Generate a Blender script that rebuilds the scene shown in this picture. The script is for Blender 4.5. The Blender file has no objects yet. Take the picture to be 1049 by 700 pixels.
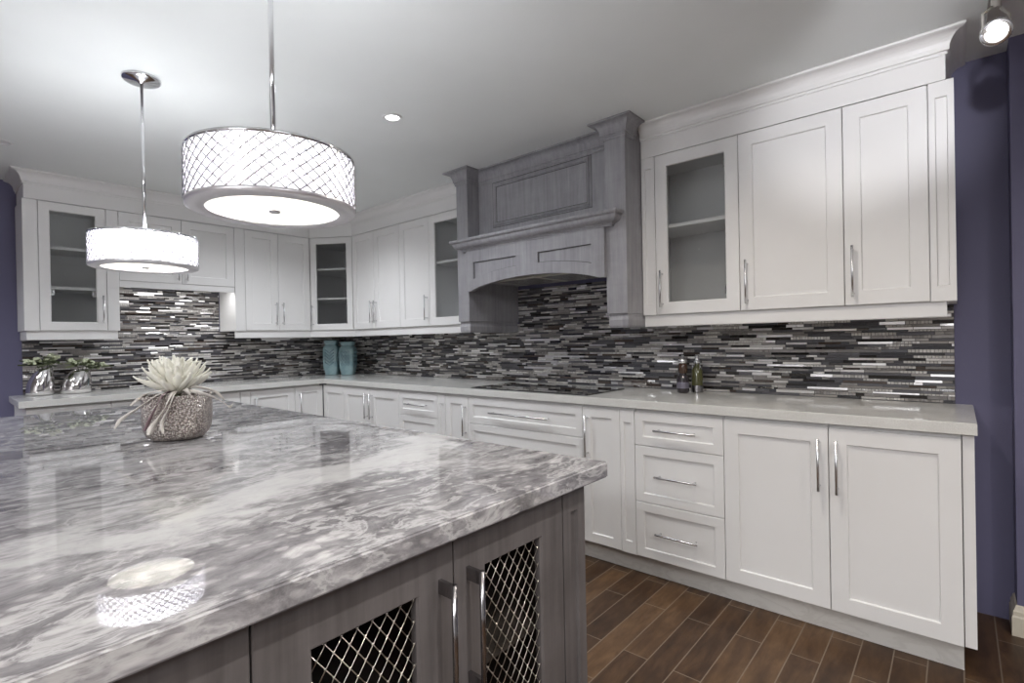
import bpy, bmesh, math, random
from mathutils import Vector, Matrix
S = bpy.context.scene
COL = S.collection
R = math.radians
# ------------------------------------------------------------ camera
CAM = Vector((5.01005, -3.03564, 1.24054))
YAW, PIT, ROL, FPX = 0.713675, -0.0042628, -0.0193692, 527.46
fw = Vector((-math.sin(YAW)*math.cos(PIT), math.cos(YAW)*math.cos(PIT), math.sin(PIT)))
r0 = Vector((math.cos(YAW), math.sin(YAW), 0)); u0 = r0.cross(fw)
rv = r0*math.cos(ROL)+u0*math.sin(ROL); uv = -r0*math.sin(ROL)+u0*math.cos(ROL)
cd = bpy.data.cameras.new('camera'); cam = bpy.data.objects.new('camera', cd); COL.objects.link(cam)
cd.sensor_width = 36; cd.lens = FPX/1049*36; cd.clip_start = .05
m = Matrix.Identity(4)
for i in range(3):
    m[i][0] = rv[i]; m[i][1] = uv[i]; m[i][2] = -fw[i]; m[i][3] = CAM[i]
cam.matrix_world = m
S.camera = cam
# ------------------------------------------------------------ look and light levels
S.view_settings.view_transform = 'Standard'; S.view_settings.look = 'None'
S.view_settings.gamma = 1; S.view_settings.use_curve_mapping = False
S.view_settings.exposure = 0.98
W = bpy.data.worlds.new('world'); S.world = W; W.use_nodes = True
W.node_tree.nodes['Background'].inputs[0].default_value = (.75, .8, .9, 1)
W.node_tree.nodes['Background'].inputs[1].default_value = .3
P_POT, P_FILL, P_BULB, P_TRACK, P_UNDER = 7.5, 46.0, 2.05, 5.6, 1.1
COOL = (.93, .96, 1.0); MILD = (1, .91, .79)
H = 2.42            # ceiling height
CT = .914           # worktop height

# ------------------------------------------------------------ materials
def mat(name, col=(.8, .8, .8), rough=.5, metal=0., spec=.5, coat=0., **kw):
    m = bpy.data.materials.new(name); m.use_nodes = True
    b = m.node_tree.nodes['Principled BSDF']
    b.inputs['Base Color'].default_value = (*col, 1); b.inputs['Roughness'].default_value = rough
    b.inputs['Metallic'].default_value = metal; b.inputs['Specular IOR Level'].default_value = spec
    b.inputs['Coat Weight'].default_value = coat; b.inputs['Coat Roughness'].default_value = .05
    for k, v in kw.items(): b.inputs[k.replace('_', ' ')].default_value = v
    return m
class NT:
    def __init__(s, m): s.m = m; s.t = m.node_tree; s.b = s.t.nodes['Principled BSDF']
    def n(s, typ, **kw):
        x = s.t.nodes.new(typ)
        for k, v in kw.items():
            if k.startswith('i_'): x.inputs[k[2:].replace('_', ' ')].default_value = v
            else: setattr(x, k, v)
        return x
    def l(s, a, b): s.t.links.new(a, b)
    def coords(s, scale=(1, 1, 1), rot=(0, 0, 0), loc=(0, 0, 0), out='Object'):
        tc = s.n('ShaderNodeTexCoord'); mp = s.n('ShaderNodeMapping')
        mp.inputs['Scale'].default_value = scale; mp.inputs['Rotation'].default_value = rot; mp.inputs['Location'].default_value = loc
        s.l(tc.outputs[out], mp.inputs[0]); return mp.outputs[0]
    def noise(s, vec, scale, detail=4, rough=.5, dist=0.):
        x = s.n('ShaderNodeTexNoise'); x.inputs['Scale'].default_value = scale; x.inputs['Detail'].default_value = detail
        x.inputs['Roughness'].default_value = rough; x.inputs['Distortion'].default_value = dist
        s.l(vec, x.inputs['Vector']); return x
    def ramp(s, fac, stops):
        x = s.n('ShaderNodeValToRGB'); e = x.color_ramp.elements
        while len(e) < len(stops): e.new(.5)
        for el, (p, c) in zip(e, stops):
            el.position = p; el.color = (*c, 1) if len(c) == 3 else c
        s.l(fac, x.inputs[0]); return x.outputs[0]
    def mix(s, f, a, b, mode='MIX'):
        x = s.n('ShaderNodeMix', data_type='RGBA', blend_type=mode)
        for sock, v in ((x.inputs['Factor'], f), (x.inputs['A'], a), (x.inputs['B'], b)):
            if hasattr(v, 'links'): s.l(v, sock)
            elif isinstance(v, (int, float)): sock.default_value = v
            else: sock.default_value = (*v, 1)
        for i in x.inputs:
            pass
        return x.outputs['Result']
def fixmix():
    pass
def mixrgb(nt, f, a, b, mode='MIX'):
    x = nt.n('ShaderNodeMix', data_type='RGBA', blend_type=mode)
    socks = (x.inputs[0], x.inputs[6], x.inputs[7])
    for sock, v in zip(socks, (f, a, b)):
        if isinstance(v, bpy.types.NodeSocket): nt.l(v, sock)
        elif isinstance(v, (int, float)): sock.default_value = v
        else: sock.default_value = (*v, 1)
    return x.outputs[2]
def bump(nt, h, strength=.3, dist=.002):
    x = nt.n('ShaderNodeBump'); x.inputs['Strength'].default_value = strength; x.inputs['Distance'].default_value = dist
    nt.l(h, x.inputs['Height']); nt.l(x.outputs[0], nt.b.inputs['Normal'])

M = {}
def painted(name, col, rough, bs=.04):
    m_ = mat(name, col, rough); n = NT(m_); v = n.coords()
    a = n.noise(v, 60, 3); bump(n, a.outputs[0], bs, .001)
    c = n.noise(v, 2.2, 3)
    n.l(n.ramp(c.outputs[0], [(.3, tuple(x*.975 for x in col)), (.7, tuple(min(1, x*1.02) for x in col))]), n.b.inputs['Base Color'])
    return m_
M['white'] = painted('cabinet_white_paint', (.775, .768, .762), .33)
M['inside'] = painted('cabinet_inside_white', (.74, .74, .75), .5)
M['ceiling'] = painted('ceiling_paint', (.81, .835, .83), .85)
M['purple'] = painted('purple_wall_paint', (.125, .12, .205), .6)
M['wallwhite'] = painted('showroom_wall_paint', (.66, .66, .66), .7)
M['base'] = painted('baseboard_paint', (.62, .57, .47), .4)
M['chrome'] = mat('chrome', (.74, .74, .76), .12, 1.)
M['satin'] = mat('satin_steel', (.78, .78, .80), .26, 1.)
M['nickel'] = mat('brushed_nickel', (.80, .78, .81), .35, .75)
M['darkchrome'] = mat('dark_polished_nickel', (.33, .32, .33), .2, 1.)
M['white_metal'] = mat('white_enamel', (.8, .8, .8), .35)
M['track'] = mat('track_grey_enamel', (.42, .40, .37), .45)
M['black'] = mat('black_plastic', (.02, .02, .02), .3)
M['cooktop'] = mat('cooktop_black_glass', (.006, .006, .007), .03, coat=.6)
M['glass_line'] = mat('cooktop_marking', (.12, .12, .12), .2)
M['wire'] = mat('wire_mesh_steel', (.50, .46, .41), .3, 1.)
def glassy(name, tint, refl=.08, rough=0.0):
    m_ = bpy.data.materials.new(name); m_.use_nodes = True; t = m_.node_tree; t.nodes.clear()
    o = t.nodes.new('ShaderNodeOutputMaterial'); tr = t.nodes.new('ShaderNodeBsdfTransparent'); gl = t.nodes.new('ShaderNodeBsdfGlossy')
    tr.inputs[0].default_value = (*tint, 1); gl.inputs['Roughness'].default_value = rough
    fr = t.nodes.new('ShaderNodeFresnel'); fr.inputs[0].default_value = 1.5; mx = t.nodes.new('ShaderNodeMixShader')
    ge = t.nodes.new('ShaderNodeNewGeometry'); mu = t.nodes.new('ShaderNodeMath'); mu.operation = 'SUBTRACT'; mu.use_clamp = True
    t.links.new(fr.outputs[0], mu.inputs[0]); t.links.new(ge.outputs['Backfacing'], mu.inputs[1]); t.links.new(mu.outputs[0], mx.inputs[0]); t.links.new(tr.outputs[0], mx.inputs[1]); t.links.new(gl.outputs[0], mx.inputs[2])
    t.links.new(mx.outputs[0], o.inputs[0]); return m_
M['pane'] = glassy('cabinet_glass', (.90, .905, .90))
M['darkglass'] = mat('dark_bottle_glass', (.03, .025, .03), .06, coat=.5)
M['oilglass'] = mat('olive_oil_bottle_glass', (.075, .075, .03), .06, coat=.5)
M['amber'] = mat('amber_liquid_glass', (.05, .025, .015), .06, coat=.5)
# translucent lamp shade
def shade(name, trans, tint=(1, 1, 1)):
    m_ = bpy.data.materials.new(name); m_.use_nodes = True; t = m_.node_tree; t.nodes.clear()
    o = t.nodes.new('ShaderNodeOutputMaterial'); tl = t.nodes.new('ShaderNodeBsdfTranslucent'); df = t.nodes.new('ShaderNodeBsdfDiffuse')
    tl.inputs[0].default_value = (*tint, 1); df.inputs[0].default_value = (.85, .85, .85, 1)
    mx = t.nodes.new('ShaderNodeMixShader'); mx.inputs[0].default_value = trans
    t.links.new(df.outputs[0], mx.inputs[1]); t.links.new(tl.outputs[0], mx.inputs[2]); t.links.new(mx.outputs[0], o.inputs[0]); return m_
M['shade'] = shade('pendant_fabric_shade', .6, (.97, .95, 1.0))
M['diffuser'] = shade('pendant_frosted_diffuser', .6, (1, .98, .9))
M['crystal'] = shade('crystal_beads', .75, (.98, .96, 1.0))
def emis(name, col, st):
    m_ = bpy.data.materials.new(name); m_.use_nodes = True; b = m_.node_tree.nodes['Principled BSDF']
    b.inputs['Base Color'].default_value = (.8, .8, .8, 1); b.inputs['Emission Color'].default_value = (*col, 1); b.inputs['Emission Strength'].default_value = st
    return m_
M['bulb'] = emis('bulb_glow', (1, .97, .93), 14)
M['lens'] = emis('lamp_lens_glow', (1, 1, 1), 5)
M['panel'] = emis('fill_panel_glow', COOL, 3.0)

def marble():
    m_ = mat('grey_white_marble', (.6, .6, .6), .012, IOR=1.62); n = NT(m_)
    v = n.coords(); warp = n.noise(v, 2.2, 4, .55)
    def stretched(sc, amp, loc=(0, 0, 0)):
        a = n.n('ShaderNodeVectorMath', operation='MULTIPLY_ADD'); n.l(warp.outputs['Color'], a.inputs[0]); a.inputs[1].default_value = (amp, amp, amp); n.l(n.coords(scale=sc, rot=(0, 0, 0), loc=loc), a.inputs[2]); return a.outputs[0]
    s1 = stretched((2.6, 1.0, 2.6), .5); s2 = stretched((2.3, 1, 2.3), .35, (3, 1, 0)); s3 = stretched((2.5, 1.1, 2.5), .45, (1, 7, 2))
    big = n.noise(s1, 1.7, 6, .62)
    base = n.ramp(big.outputs[0], [(.32, (.20, .193, .20)), (.47, (.29, .283, .29)), (.58, (.38, .375, .38)), (.70, (.52, .515, .51))])
    def frags(sc, seed_loc, lo):
        vo = n.n('ShaderNodeTexVoronoi', feature='F1'); vo.inputs['Scale'].default_value = sc; vo.inputs['Randomness'].default_value = 1
        n.l(stretched((1.8, 1, 1.8), .22, seed_loc), vo.inputs['Vector'])
        f = n.ramp(vo.outputs['Color'], [(lo, (0, 0, 0)), (lo+.15, (.6, .6, .6)), (lo+.32, (1, 1, 1))]); d = n.ramp(vo.outputs['Distance'], [(.25, (1, 1, 1)), (.50, (0, 0, 0))])
        return mixrgb(n, 1., f, d, 'MULTIPLY')
    zone = n.noise(s1, 2.2, 4, .6); zr = n.ramp(zone.outputs[0], [(.40, (.15, .15, .15)), (.58, (.8, .8, .8))])
    c0 = mixrgb(n, mixrgb(n, 1., frags(32, (5, 2, 1), .38), (.7, .7, .7), 'MULTIPLY'), base, (.58, .57, .56))
    c1 = mixrgb(n, mixrgb(n, 1., frags(13, (3, 1, 0), .44), zr, 'MULTIPLY'), c0, (.70, .69, .68))
    st = n.noise(s3, 9, 9, .74, .25)
    c2 = mixrgb(n, .72, c1, n.ramp(st.outputs[0], [(.36, (.20, .195, .20)), (.5, (.5, .5, .5)), (.66, (.86, .86, .85))]), 'OVERLAY')
    vn = n.noise(s1, 3.4, 8, .64, .2)
    ve = n.ramp(vn.outputs[0], [(.470, (0, 0, 0)), (.496, (.75, .75, .75)), (.504, (.8, .8, .8)), (.53, (0, 0, 0))])
    c3 = mixrgb(n, ve, c2, (.62, .62, .61))
    # one long pale drift lying along the slab
    sp = n.n('ShaderNodeSeparateXYZ'); n.l(v, sp.inputs[0])
    wn = n.noise(n.coords(scale=(1.4, 1, 1)), 2.4, 6, .62)
    def mth(op, a, b):
        x = n.n('ShaderNodeMath', operation=op)
        for k, q in enumerate((a, b)):
            if isinstance(q, (int, float)): x.inputs[k].default_value = q
            elif q is not None: n.l(q, x.inputs[k])
        return x.outputs[0]
    yy = mth('ADD', sp.outputs['Y'], 2.30)
    u = mth('ADD', sp.outputs['X'], mth('MULTIPLY', mth('SUBTRACT', wn.outputs[0], .5), .85))
    d = mth('ABSOLUTE', mth('SUBTRACT', u, mth('MULTIPLY_ADD' if False else 'ADD', 3.80, mth('MULTIPLY', yy, -.12))), None)
    wd = mth('SUBTRACT', .15, mth('MULTIPLY', mth('ABSOLUTE', yy, None), .10))
    dr = n.ramp(mth('SUBTRACT', wd, d), [(.0, (0, 0, 0)), (.055, (.92, .92, .92))])
    pale = mixrgb(n, .55, (.70, .70, .69), n.ramp(st.outputs[0], [(.32, (.36, .36, .37)), (.46, (.64, .64, .63)), (.6, (.72, .72, .71))]))
    c4 = mixrgb(n, dr, c3, pale)
    n.l(mixrgb(n, 1., c4, (.76, .75, .765), 'MULTIPLY'), n.b.inputs['Base Color'])
    return m_
M['marble'] = marble()
def quartz():
    m_ = mat('pale_quartz', (.62, .615, .60), .10, spec=.5); n = NT(m_); v = n.coords()
    a = n.noise(v, 330, 3, .6); b = n.noise(v, 9, 4)
    c = n.ramp(a.outputs[0], [(.34, (.55, .545, .52)), (.5, (.66, .655, .63)), (.66, (.74, .735, .72))])
    n.l(mixrgb(n, .4, c, n.ramp(b.outputs[0], [(.35, (.61, .605, .58)), (.65, (.70, .70, .68))])), n.b.inputs['Base Color']); return m_
M['quartz'] = quartz()
def stain(name, dark, light, glaze=.5, axis=2, rough=.42):
    m_ = mat(name, light, rough); n = NT(m_)
    sc = [26, 26, 26]; sc[axis] = 1.3
    v = n.coords(scale=tuple(sc)); w = n.coords()
    a = n.noise(v, 1.6, 6, .65, .4); b = n.noise(w, 5, 4, .6)
    sc2 = [1.5, 40, 40]; v2 = n.coords(scale=tuple(sc2)); c = n.noise(v2, 2, 3, .5)
    f = mixrgb(n, .45, a.outputs[0], b.outputs[0]); f = mixrgb(n, .05, f, c.outputs[0])
    n.l(n.ramp(f, [(.36, dark), (.5, tuple((x+y)/2 for x, y in zip(dark, light))), (.64, light)]), n.b.inputs['Base Color'])
    bump(n, a.outputs[0], .08, .001); return m_
M['hood'] = stain('grey_glazed_wood', (.225, .220, .235), (.36, .355, .375))
M['glaze'] = stain('dark_glaze_line', (.05, .047, .05), (.08, .075, .08))
M['island'] = stain('driftwood_stained_wood', (.080, .072, .071), (.145, .132, .131))
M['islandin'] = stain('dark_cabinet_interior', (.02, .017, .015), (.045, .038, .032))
def floor_mat():
    m_ = mat('wood_plank_tile', (.2, .1, .05), .40, spec=.3); n = NT(m_)
    v = n.coords(rot=(0, 0, R(-90)), loc=(0, 0, 0))
    v = n.coords(rot=(0, 0, R(90)), loc=(0.3, 0.0, 0))
    tc = n.n('ShaderNodeTexCoord'); sp = n.n('ShaderNodeSeparateXYZ'); n.l(tc.outputs['Object'], sp.inputs[0])
    # plank along y: brick x = world y, brick y = world x
    cb = n.n('ShaderNodeCombineXYZ'); n.l(sp.outputs['Y'], cb.inputs['X'])
    ax = n.n('ShaderNodeMath', operation='ADD'); ax.inputs[1].default_value = -.015+.102*8; n.l(sp.outputs['X'], ax.inputs[0]); n.l(ax.outputs[0], cb.inputs['Y'])
    br = n.n('ShaderNodeTexBrick', offset=.37, offset_frequency=2, squash=1.0)
    br.inputs['Scale'].default_value = 1; br.inputs['Brick Width'].default_value = .61; br.inputs['Row Height'].default_value = .102
    br.inputs['Mortar Size'].default_value = .0022; br.inputs['Mortar Smooth'].default_value = .1; br.inputs['Bias'].default_value = 0
    br.inputs['Color1'].default_value = (.0, .0, .0, 1); br.inputs['Color2'].default_value = (1, 1, 1, 1); br.inputs['Mortar'].default_value = (.5, .5, .5, 1)
    n.l(cb.outputs[0], br.inputs['Vector'])
    mp = n.coords(scale=(9, 1.6, 1)); g = n.noise(mp, 3, 6, .6, .6); g2 = n.noise(n.coords(scale=(3, 1.2, 1)), 3.5, 4, .6)
    f = mixrgb(n, .16, mixrgb(n, .5, g.outputs[0], g2.outputs[0]), br.outputs['Color'])
    wood = n.ramp(f, [(.25, (.020, .010, .006)), (.42, (.048, .025, .013)), (.55, (.086, .047, .023)), (.72, (.15, .086, .043))])
    n.l(mixrgb(n, br.outputs['Fac'], wood, (.17, .13, .095)), n.b.inputs['Base Color'])
    bump(n, g.outputs[0], .12, .002)
    return m_
M['floor'] = floor_mat()
def tilemat(name, c1, c2, rough, metal=0., coat=0., sc=60, bs=0.):
    m_ = mat(name, c1, rough, metal, coat=coat); n = NT(m_); a = n.noise(n.coords(), sc, 4, .6)
    g = n.n('ShaderNodeNewGeometry'); f = mixrgb(n, .6, a.outputs[0], g.outputs['Random Per Island'])
    n.l(n.ramp(f, [(.25, c1), (.75, c2)]), n.b.inputs['Base Color'])
    if bs: bump(n, a.outputs[0], bs, .003)
    return m_
TILES = [(tilemat('tile_charcoal_slate', (.045, .044, .052), (.12, .115, .125), .4, bs=.3), 29),
         (tilemat('tile_black_glass', (.010, .009, .009), (.035, .03, .028), .05, coat=.5), 12),
         (tilemat('tile_grey_stone', (.19, .177, .17), (.38, .355, .335), .3, bs=.5), 25),
         (tilemat('tile_pale_marble', (.50, .475, .45), (.70, .675, .65), .2, bs=.6), 14),
         (tilemat('tile_polished_steel', (.80, .78, .77), (.92, .90, .90), .32, .8), 17),
         (tilemat('tile_bronze_glass', (.055, .042, .036), (.11, .085, .072), .08, coat=.5), 6)]
M['grout'] = mat('tile_grout', (.10, .095, .095), .8)
def hammered():
    m_ = mat('hammered_pewter', (.5, .44, .40), .32, .9); n = NT(m_)
    vor = n.n('ShaderNodeTexVoronoi', feature='F1'); vor.inputs['Scale'].default_value = 170; n.l(n.coords(), vor.inputs['Vector'])
    bump(n, vor.outputs['Distance'], 1.0, .006)
    n.l(n.ramp(vor.outputs['Distance'], [(.25, (.76, .70, .66)), (.65, (.36, .31, .285))]), n.b.inputs['Base Color']); return m_
M['hammered'] = hammered()
def teal():
    m_ = mat('teal_ceramic', (.16, .30, .34), .25, coat=.3); n = NT(m_)
    v = n.coords(); a = n.noise(v, 14, 4)
    n.l(n.ramp(a.outputs[0], [(.3, (.19, .31, .34)), (.7, (.33, .46, .485))]), n.b.inputs['Base Color']); return m_
M['teal'] = teal()
M['tealdark'] = mat('teal_relief', (.13, .23, .27), .3, coat=.3)
M['silver'] = mat('mirror_silver', (.80, .78, .78), .09, 1.)
M['petal'] = mat('cream_petal', (.93, .91, .82), .75, spec=.2)
M['petal_core'] = mat('cream_flower_heart', (.62, .56, .38), .8)
M['ribbon'] = mat('cream_ribbon', (.72, .68, .63), .5)
M['mauve'] = mat('mauve_ribbon', (.25, .17, .19), .45)
M['leaf'] = mat('green_leaf', (.07, .09, .035), .5)
M['leafpale'] = mat('pale_green_leaf', (.26, .29, .17), .5)
M['blossom'] = mat('white_green_blossom', (.62, .66, .48), .6)
M['stem'] = mat('stem_green', (.09, .10, .05), .6)
M['hoodin'] = mat('hood_insert_metal', (.55, .53, .45), .4, .3)

# ------------------------------------------------------------ mesh builders
class MB:
    def __init__(s): s.b = bmesh.new()
    def face(s, pts, mi=0, smooth=False):
        f = s.b.faces.new([s.b.verts.new(p) for p in pts]); f.material_index = mi; f.smooth = smooth; return f
    def box(s, x0, y0, z0, x1, y1, z1, mi=0, bev=0.):
        if x0 > x1: x0, x1 = x1, x0
        if y0 > y1: y0, y1 = y1, y0
        if z0 > z1: z0, z1 = z1, z0
        r = bmesh.ops.create_cube(s.b, size=1, matrix=Matrix.Translation(((x0+x1)/2, (y0+y1)/2, (z0+z1)/2)) @ Matrix.Diagonal((x1-x0, y1-y0, z1-z0, 1)))
        fs = {f for v in r['verts'] for f in v.link_faces}
        for f in fs: f.material_index = mi
        if bev:
            es = {e for f in fs for e in f.edges}
            q = bmesh.ops.bevel(s.b, geom=list(es), offset=bev, segments=2, affect='EDGES', profile=.6)
            for f in q['faces']: f.material_index = mi
        return s
    def grid(s, rows, mi=0, smooth=True, closeu=False, closev=False):
        vs = [[s.b.verts.new(p) for p in r] for r in rows]
        nr, nc = len(vs), len(vs[0])
        for i in range(nr if closeu else nr-1):
            for j in range(nc if closev else nc-1):
                a, b, c, d = vs[i][j], vs[i][(j+1) % nc], vs[(i+1) % nr][(j+1) % nc], vs[(i+1) % nr][j]
                try: f = s.b.faces.new([a, b, c, d]); f.material_index = mi; f.smooth = smooth
                except ValueError: pass
        return vs
    def tube(s, pts, rad, seg=10, mi=0, caps=True, smooth=True):
        pts = [Vector(p) for p in pts]; n = len(pts)
        rads = rad if isinstance(rad, (list, tuple)) else [rad]*n
        t0 = (pts[1]-pts[0]).normalized(); up = Vector((0, 0, 1)) if abs(t0.z) < .9 else Vector((1, 0, 0))
        nx = t0.cross(up).normalized(); rows = []
        for i, p in enumerate(pts):
            t = (pts[min(i+1, n-1)]-pts[max(i-1, 0)]).normalized()
            nx = (nx-t*nx.dot(t)).normalized(); ny = t.cross(nx)
            rows.append([p+(nx*math.cos(a)+ny*math.sin(a))*rads[i] for a in [2*math.pi*k/seg for k in range(seg)]])
        vs = s.grid(rows, mi, smooth, closev=True)
        if caps:
            for ring in (vs[0][::-1], vs[-1]):
                try: s.b.faces.new(ring).material_index = mi
                except ValueError: pass
        return s
    def lathe(s, prof, seg=32, c=(0, 0, 0), mi=0, smooth=True, f=None):
        rows = []
        for r, z in prof:
            rows.append([Vector((c[0]+r*math.cos(2*math.pi*k/seg), c[1]+r*math.sin(2*math.pi*k/seg), c[2]+z)) for k in range(seg)])
        if f: rows = [[f(p) for p in row] for row in rows]
        s.grid(rows, mi, smooth, closev=True); return s
    def sphere(s, c, r, mi=0, seg=16, scale=(1, 1, 1)):
        q = bmesh.ops.create_uvsphere(s.b, u_segments=seg, v_segments=max(6, seg//2), radius=r, matrix=Matrix.Translation(c) @ Matrix.Diagonal((*scale, 1)))
        for v in q['verts']:
            for f in v.link_faces: f.material_index = mi; f.smooth = True
        return s
    def prism(s, poly, axis, a0, a1, mi=0):
        # poly of 2-D points extruded along axis
        def P(p, a):
            return {0: (a, p[0], p[1]), 1: (p[0], a, p[1]), 2: (p[0], p[1], a)}[axis]
        s.face([P(p, a0) for p in poly], mi); s.face([P(p, a1) for p in poly][::-1], mi)
        for i in range(len(poly)):
            p, q = poly[i], poly[(i+1) % len(poly)]
            s.face([P(p, a0), P(p, a1), P(q, a1), P(q, a0)], mi)
        return s
    def sweep(s, prof, path, mi=0, caps=True):
        # prof: (out, z); out is to the right of travel
        path = [Vector((p[0], p[1])) for p in path]; rows = []
        n = len(path)
        for i, p in enumerate(path):
            d1 = (path[i]-path[i-1]).normalized() if i > 0 else None
            d2 = (path[i+1]-path[i]).normalized() if i < n-1 else None
            n1 = Vector((d1.y, -d1.x)) if d1 else None; n2 = Vector((d2.y, -d2.x)) if d2 else None
            if n1 is None: o = n2
            elif n2 is None: o = n1
            else: b = (n1+n2).normalized(); o = b/max(.2, b.dot(n1))
            rows.append([Vector((p.x+o.x*q[0], p.y+o.y*q[0], q[1])) for q in prof])
        s.grid(rows, mi, False, closev=True)
        if caps:
            s.face(rows[0], mi); s.face(rows[-1][::-1], mi)
        return s
    def obj(s, name, mats, parent=None, loc=None, clean=True):
        if clean: bmesh.ops.remove_doubles(s.b, verts=s.b.verts, dist=1e-5); bmesh.ops.recalc_face_normals(s.b, faces=s.b.faces)
        me = bpy.data.meshes.new(name); s.b.to_mesh(me); s.b.free()
        if not isinstance(mats, (list, tuple)): mats = [mats]
        for q in mats: me.materials.append(q if not isinstance(q, str) else M[q])
        o = bpy.data.objects.new(name, me); COL.objects.link(o)
        if parent: o.parent = parent
        if loc: o.location = loc
        return o
def empty(name, loc=(0, 0, 0), rz=0., label=None, cat=None, group=None):
    o = bpy.data.objects.new(name, None); COL.objects.link(o); o.location = loc; o.rotation_euler = (0, 0, rz); o.empty_display_size = .1
    return tag(o, label, cat, group)
def tag(o, label=None, cat=None, group=None, kind=None):
    if label: o['label'] = label
    if cat: o['category'] = cat
    if group: o['group'] = group
    if kind: o['kind'] = kind
    return o
def struct(o): o['kind'] = 'structure'; return o

# ------------------------------------------------------------ room shell
XR, XB, YB = 5.18, 9.2, -7.0
struct(MB().box(-.12, YB-.1, -.1, XB+.1, .1, 0).obj('floor', 'floor'))
struct(MB().box(-.12, YB-.1, H, XB+.1, .1, H+.1).obj('ceiling', 'ceiling'))
struct(MB().box(-.12, YB, 0, 0, .1, H).obj('wall_left', 'purple'))
struct(MB().box(0, 0, 0, XR, .1, H).obj('wall_back', 'purple'))
struct(MB().box(XR, -.13, 0, XB, .1, H).obj('wall_right', 'purple'))
struct(MB().box(XB, YB, 0, XB+.1, .1, H).obj('wall_far_right', 'wallwhite'))
struct(MB().box(-.12, YB-.1, 0, XB+.1, YB, H).obj('wall_front', 'wallwhite'))
bprof = [(0, 0), (.018, 0), (.018, .075), (.014, .082), (.014, .098), (.010, .104), (.006, .118), (0, .122)]
struct(MB().sweep(bprof, [(XR, 0), (XR, -.13), (XB, -.13)]).obj('baseboard_right', 'base'))

# ------------------------------------------------------------ cabinet pieces (local: x along width, front at y=0 facing -y)
def add_shaker(mb, x0, z0, x1, z1, t=.019, fr=.06, dep=.008, mi=0, opening=False, yf=0.0):
    """frame-and-panel slab whose front is at yf and back at yf+t; opening leaves the middle out"""
    c = .0018; s_ = .004
    def rect(i, y): return [(x0+i, y, z0+i), (x1-i, y, z0+i), (x1-i, y, z1-i), (x0+i, y, z1-i)]
    fr = min(fr, (x1-x0)*.36, (z1-z0)*.36)
    rings = [rect(0, yf+t), rect(0, yf+c), rect(c, yf), rect(fr, yf), rect(fr+s_, yf+(dep if not opening else .005))]
    if opening: rings.append(rect(fr+s_, yf+t))
    mb.grid([[Vector(p) for p in r] for r in rings], mi, False, closev=True)
    if opening: mb.grid([[Vector(p) for p in rings[-1]], [Vector(p) for p in rings[0]]], mi, False, closev=True)
    else: mb.face(rings[-1], mi); mb.face(rings[0], mi)
    return fr
def bar_handle(parent, x, z, L, vertical=True, y=0., rad=.0056, off=.032, m_='satin'):
    mb = MB(); e = .018
    def P(a, yy): return (x, yy, z+a) if vertical else (x+a, yy, z)
    mb.tube([P(-L/2, y-off), P(L/2, y-off)], rad, 12)
    for a in (-L/2+e, L/2-e): mb.tube([P(a, y-off), P(a, y)], rad*.9, 10)
    return mb.obj('handle', m_, parent)
def door(root, x0, x1, z0, z1, hx=None, hz=None, hl=.21, glass=False, wire=False, fr=.062, m_='white', g=.0015, name='door', t=.019):
    mb = MB(); f = add_shaker(mb, x0+g, z0+g, x1-g, z1-g, t=t, fr=fr, opening=glass or wire)
    d = mb.obj(name, m_, root)
    if glass:
        MB().box(x0+g+f-.004, .010, z0+g+f-.004, x1-g-f+.004, .014, z1-g-f+.004).obj('glass_pane', 'pane', d)
    if wire:
        a, b, c, e = x0+g+f, x1-g-f, z0+g+f, z1-g-f
        w = MB(); px, pz = .0285, .039; k = pz/px
        def clip(xa, za, sgn):
            pts = []
            for xx in (a, b):
                zz = za+sgn*k*(xx-xa)
                if c <= zz <= e: pts.append((xx, zz))
            for zz in (c, e):
                xx = xa+sgn*(zz-za)/k
                if a < xx < b: pts.append((xx, zz))
            return pts[:2]
        N = int((e-c)/pz+(b-a)/px)+3
        for sgn, yo in ((1, .009), (-1, .0125)):
            for i in range(-N, N):
                q = clip(a+i*px, c, sgn) if sgn == 1 else clip(a+i*px, e, -1) if False else clip(a+i*px, c, sgn)
                if len(q) == 2 and (q[0][0]-q[1][0])**2+(q[0][1]-q[1][1])**2 > 1e-4:
                    w.tube([(q[0][0], yo, q[0][1]), (q[1][0], yo, q[1][1])], .001, 6)
        for i in range(-2*N, 2*N):        # knots where wires cross
            for j in range(0, 2*N):
                xx, zz = a+i*px/2, c+j*pz/2
                if (i+j) % 2 == 0 and a+.004 < xx < b-.004 and c+.004 < zz < e-.004: w.sphere((xx, .0105, zz), .0026, seg=6)
        w.obj('wire_mesh', 'wire', d, clean=False)
    if hx is not None:
        if wire: square_handle(d, hx, hz, hl)
        else: bar_handle(d, hx, hz, hl)
    return d
def square_handle(parent, x, z, L):
    mb = MB()
    mb.tube([(x, -.040, z-L/2), (x, -.040, z+L/2)], .0055, 12)
    for a in (-L/2+.014, L/2-.014): mb.box(x-.004, -.042, z+a-.013, x+.004, 0, z+a+.013, bev=.001)
    return mb.obj('handle', 'darkchrome', parent)
def drawer(root, x0, x1, z0, z1, hl=.215, fr=.045):
    mb = MB(); g = .0015; add_shaker(mb, x0+g, z0+g, x1-g, z1-g, fr=fr)
    d = mb.obj('drawer', 'white', root); bar_handle(d, (x0+x1)/2, (z0+z1)/2, hl, False); return d
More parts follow.
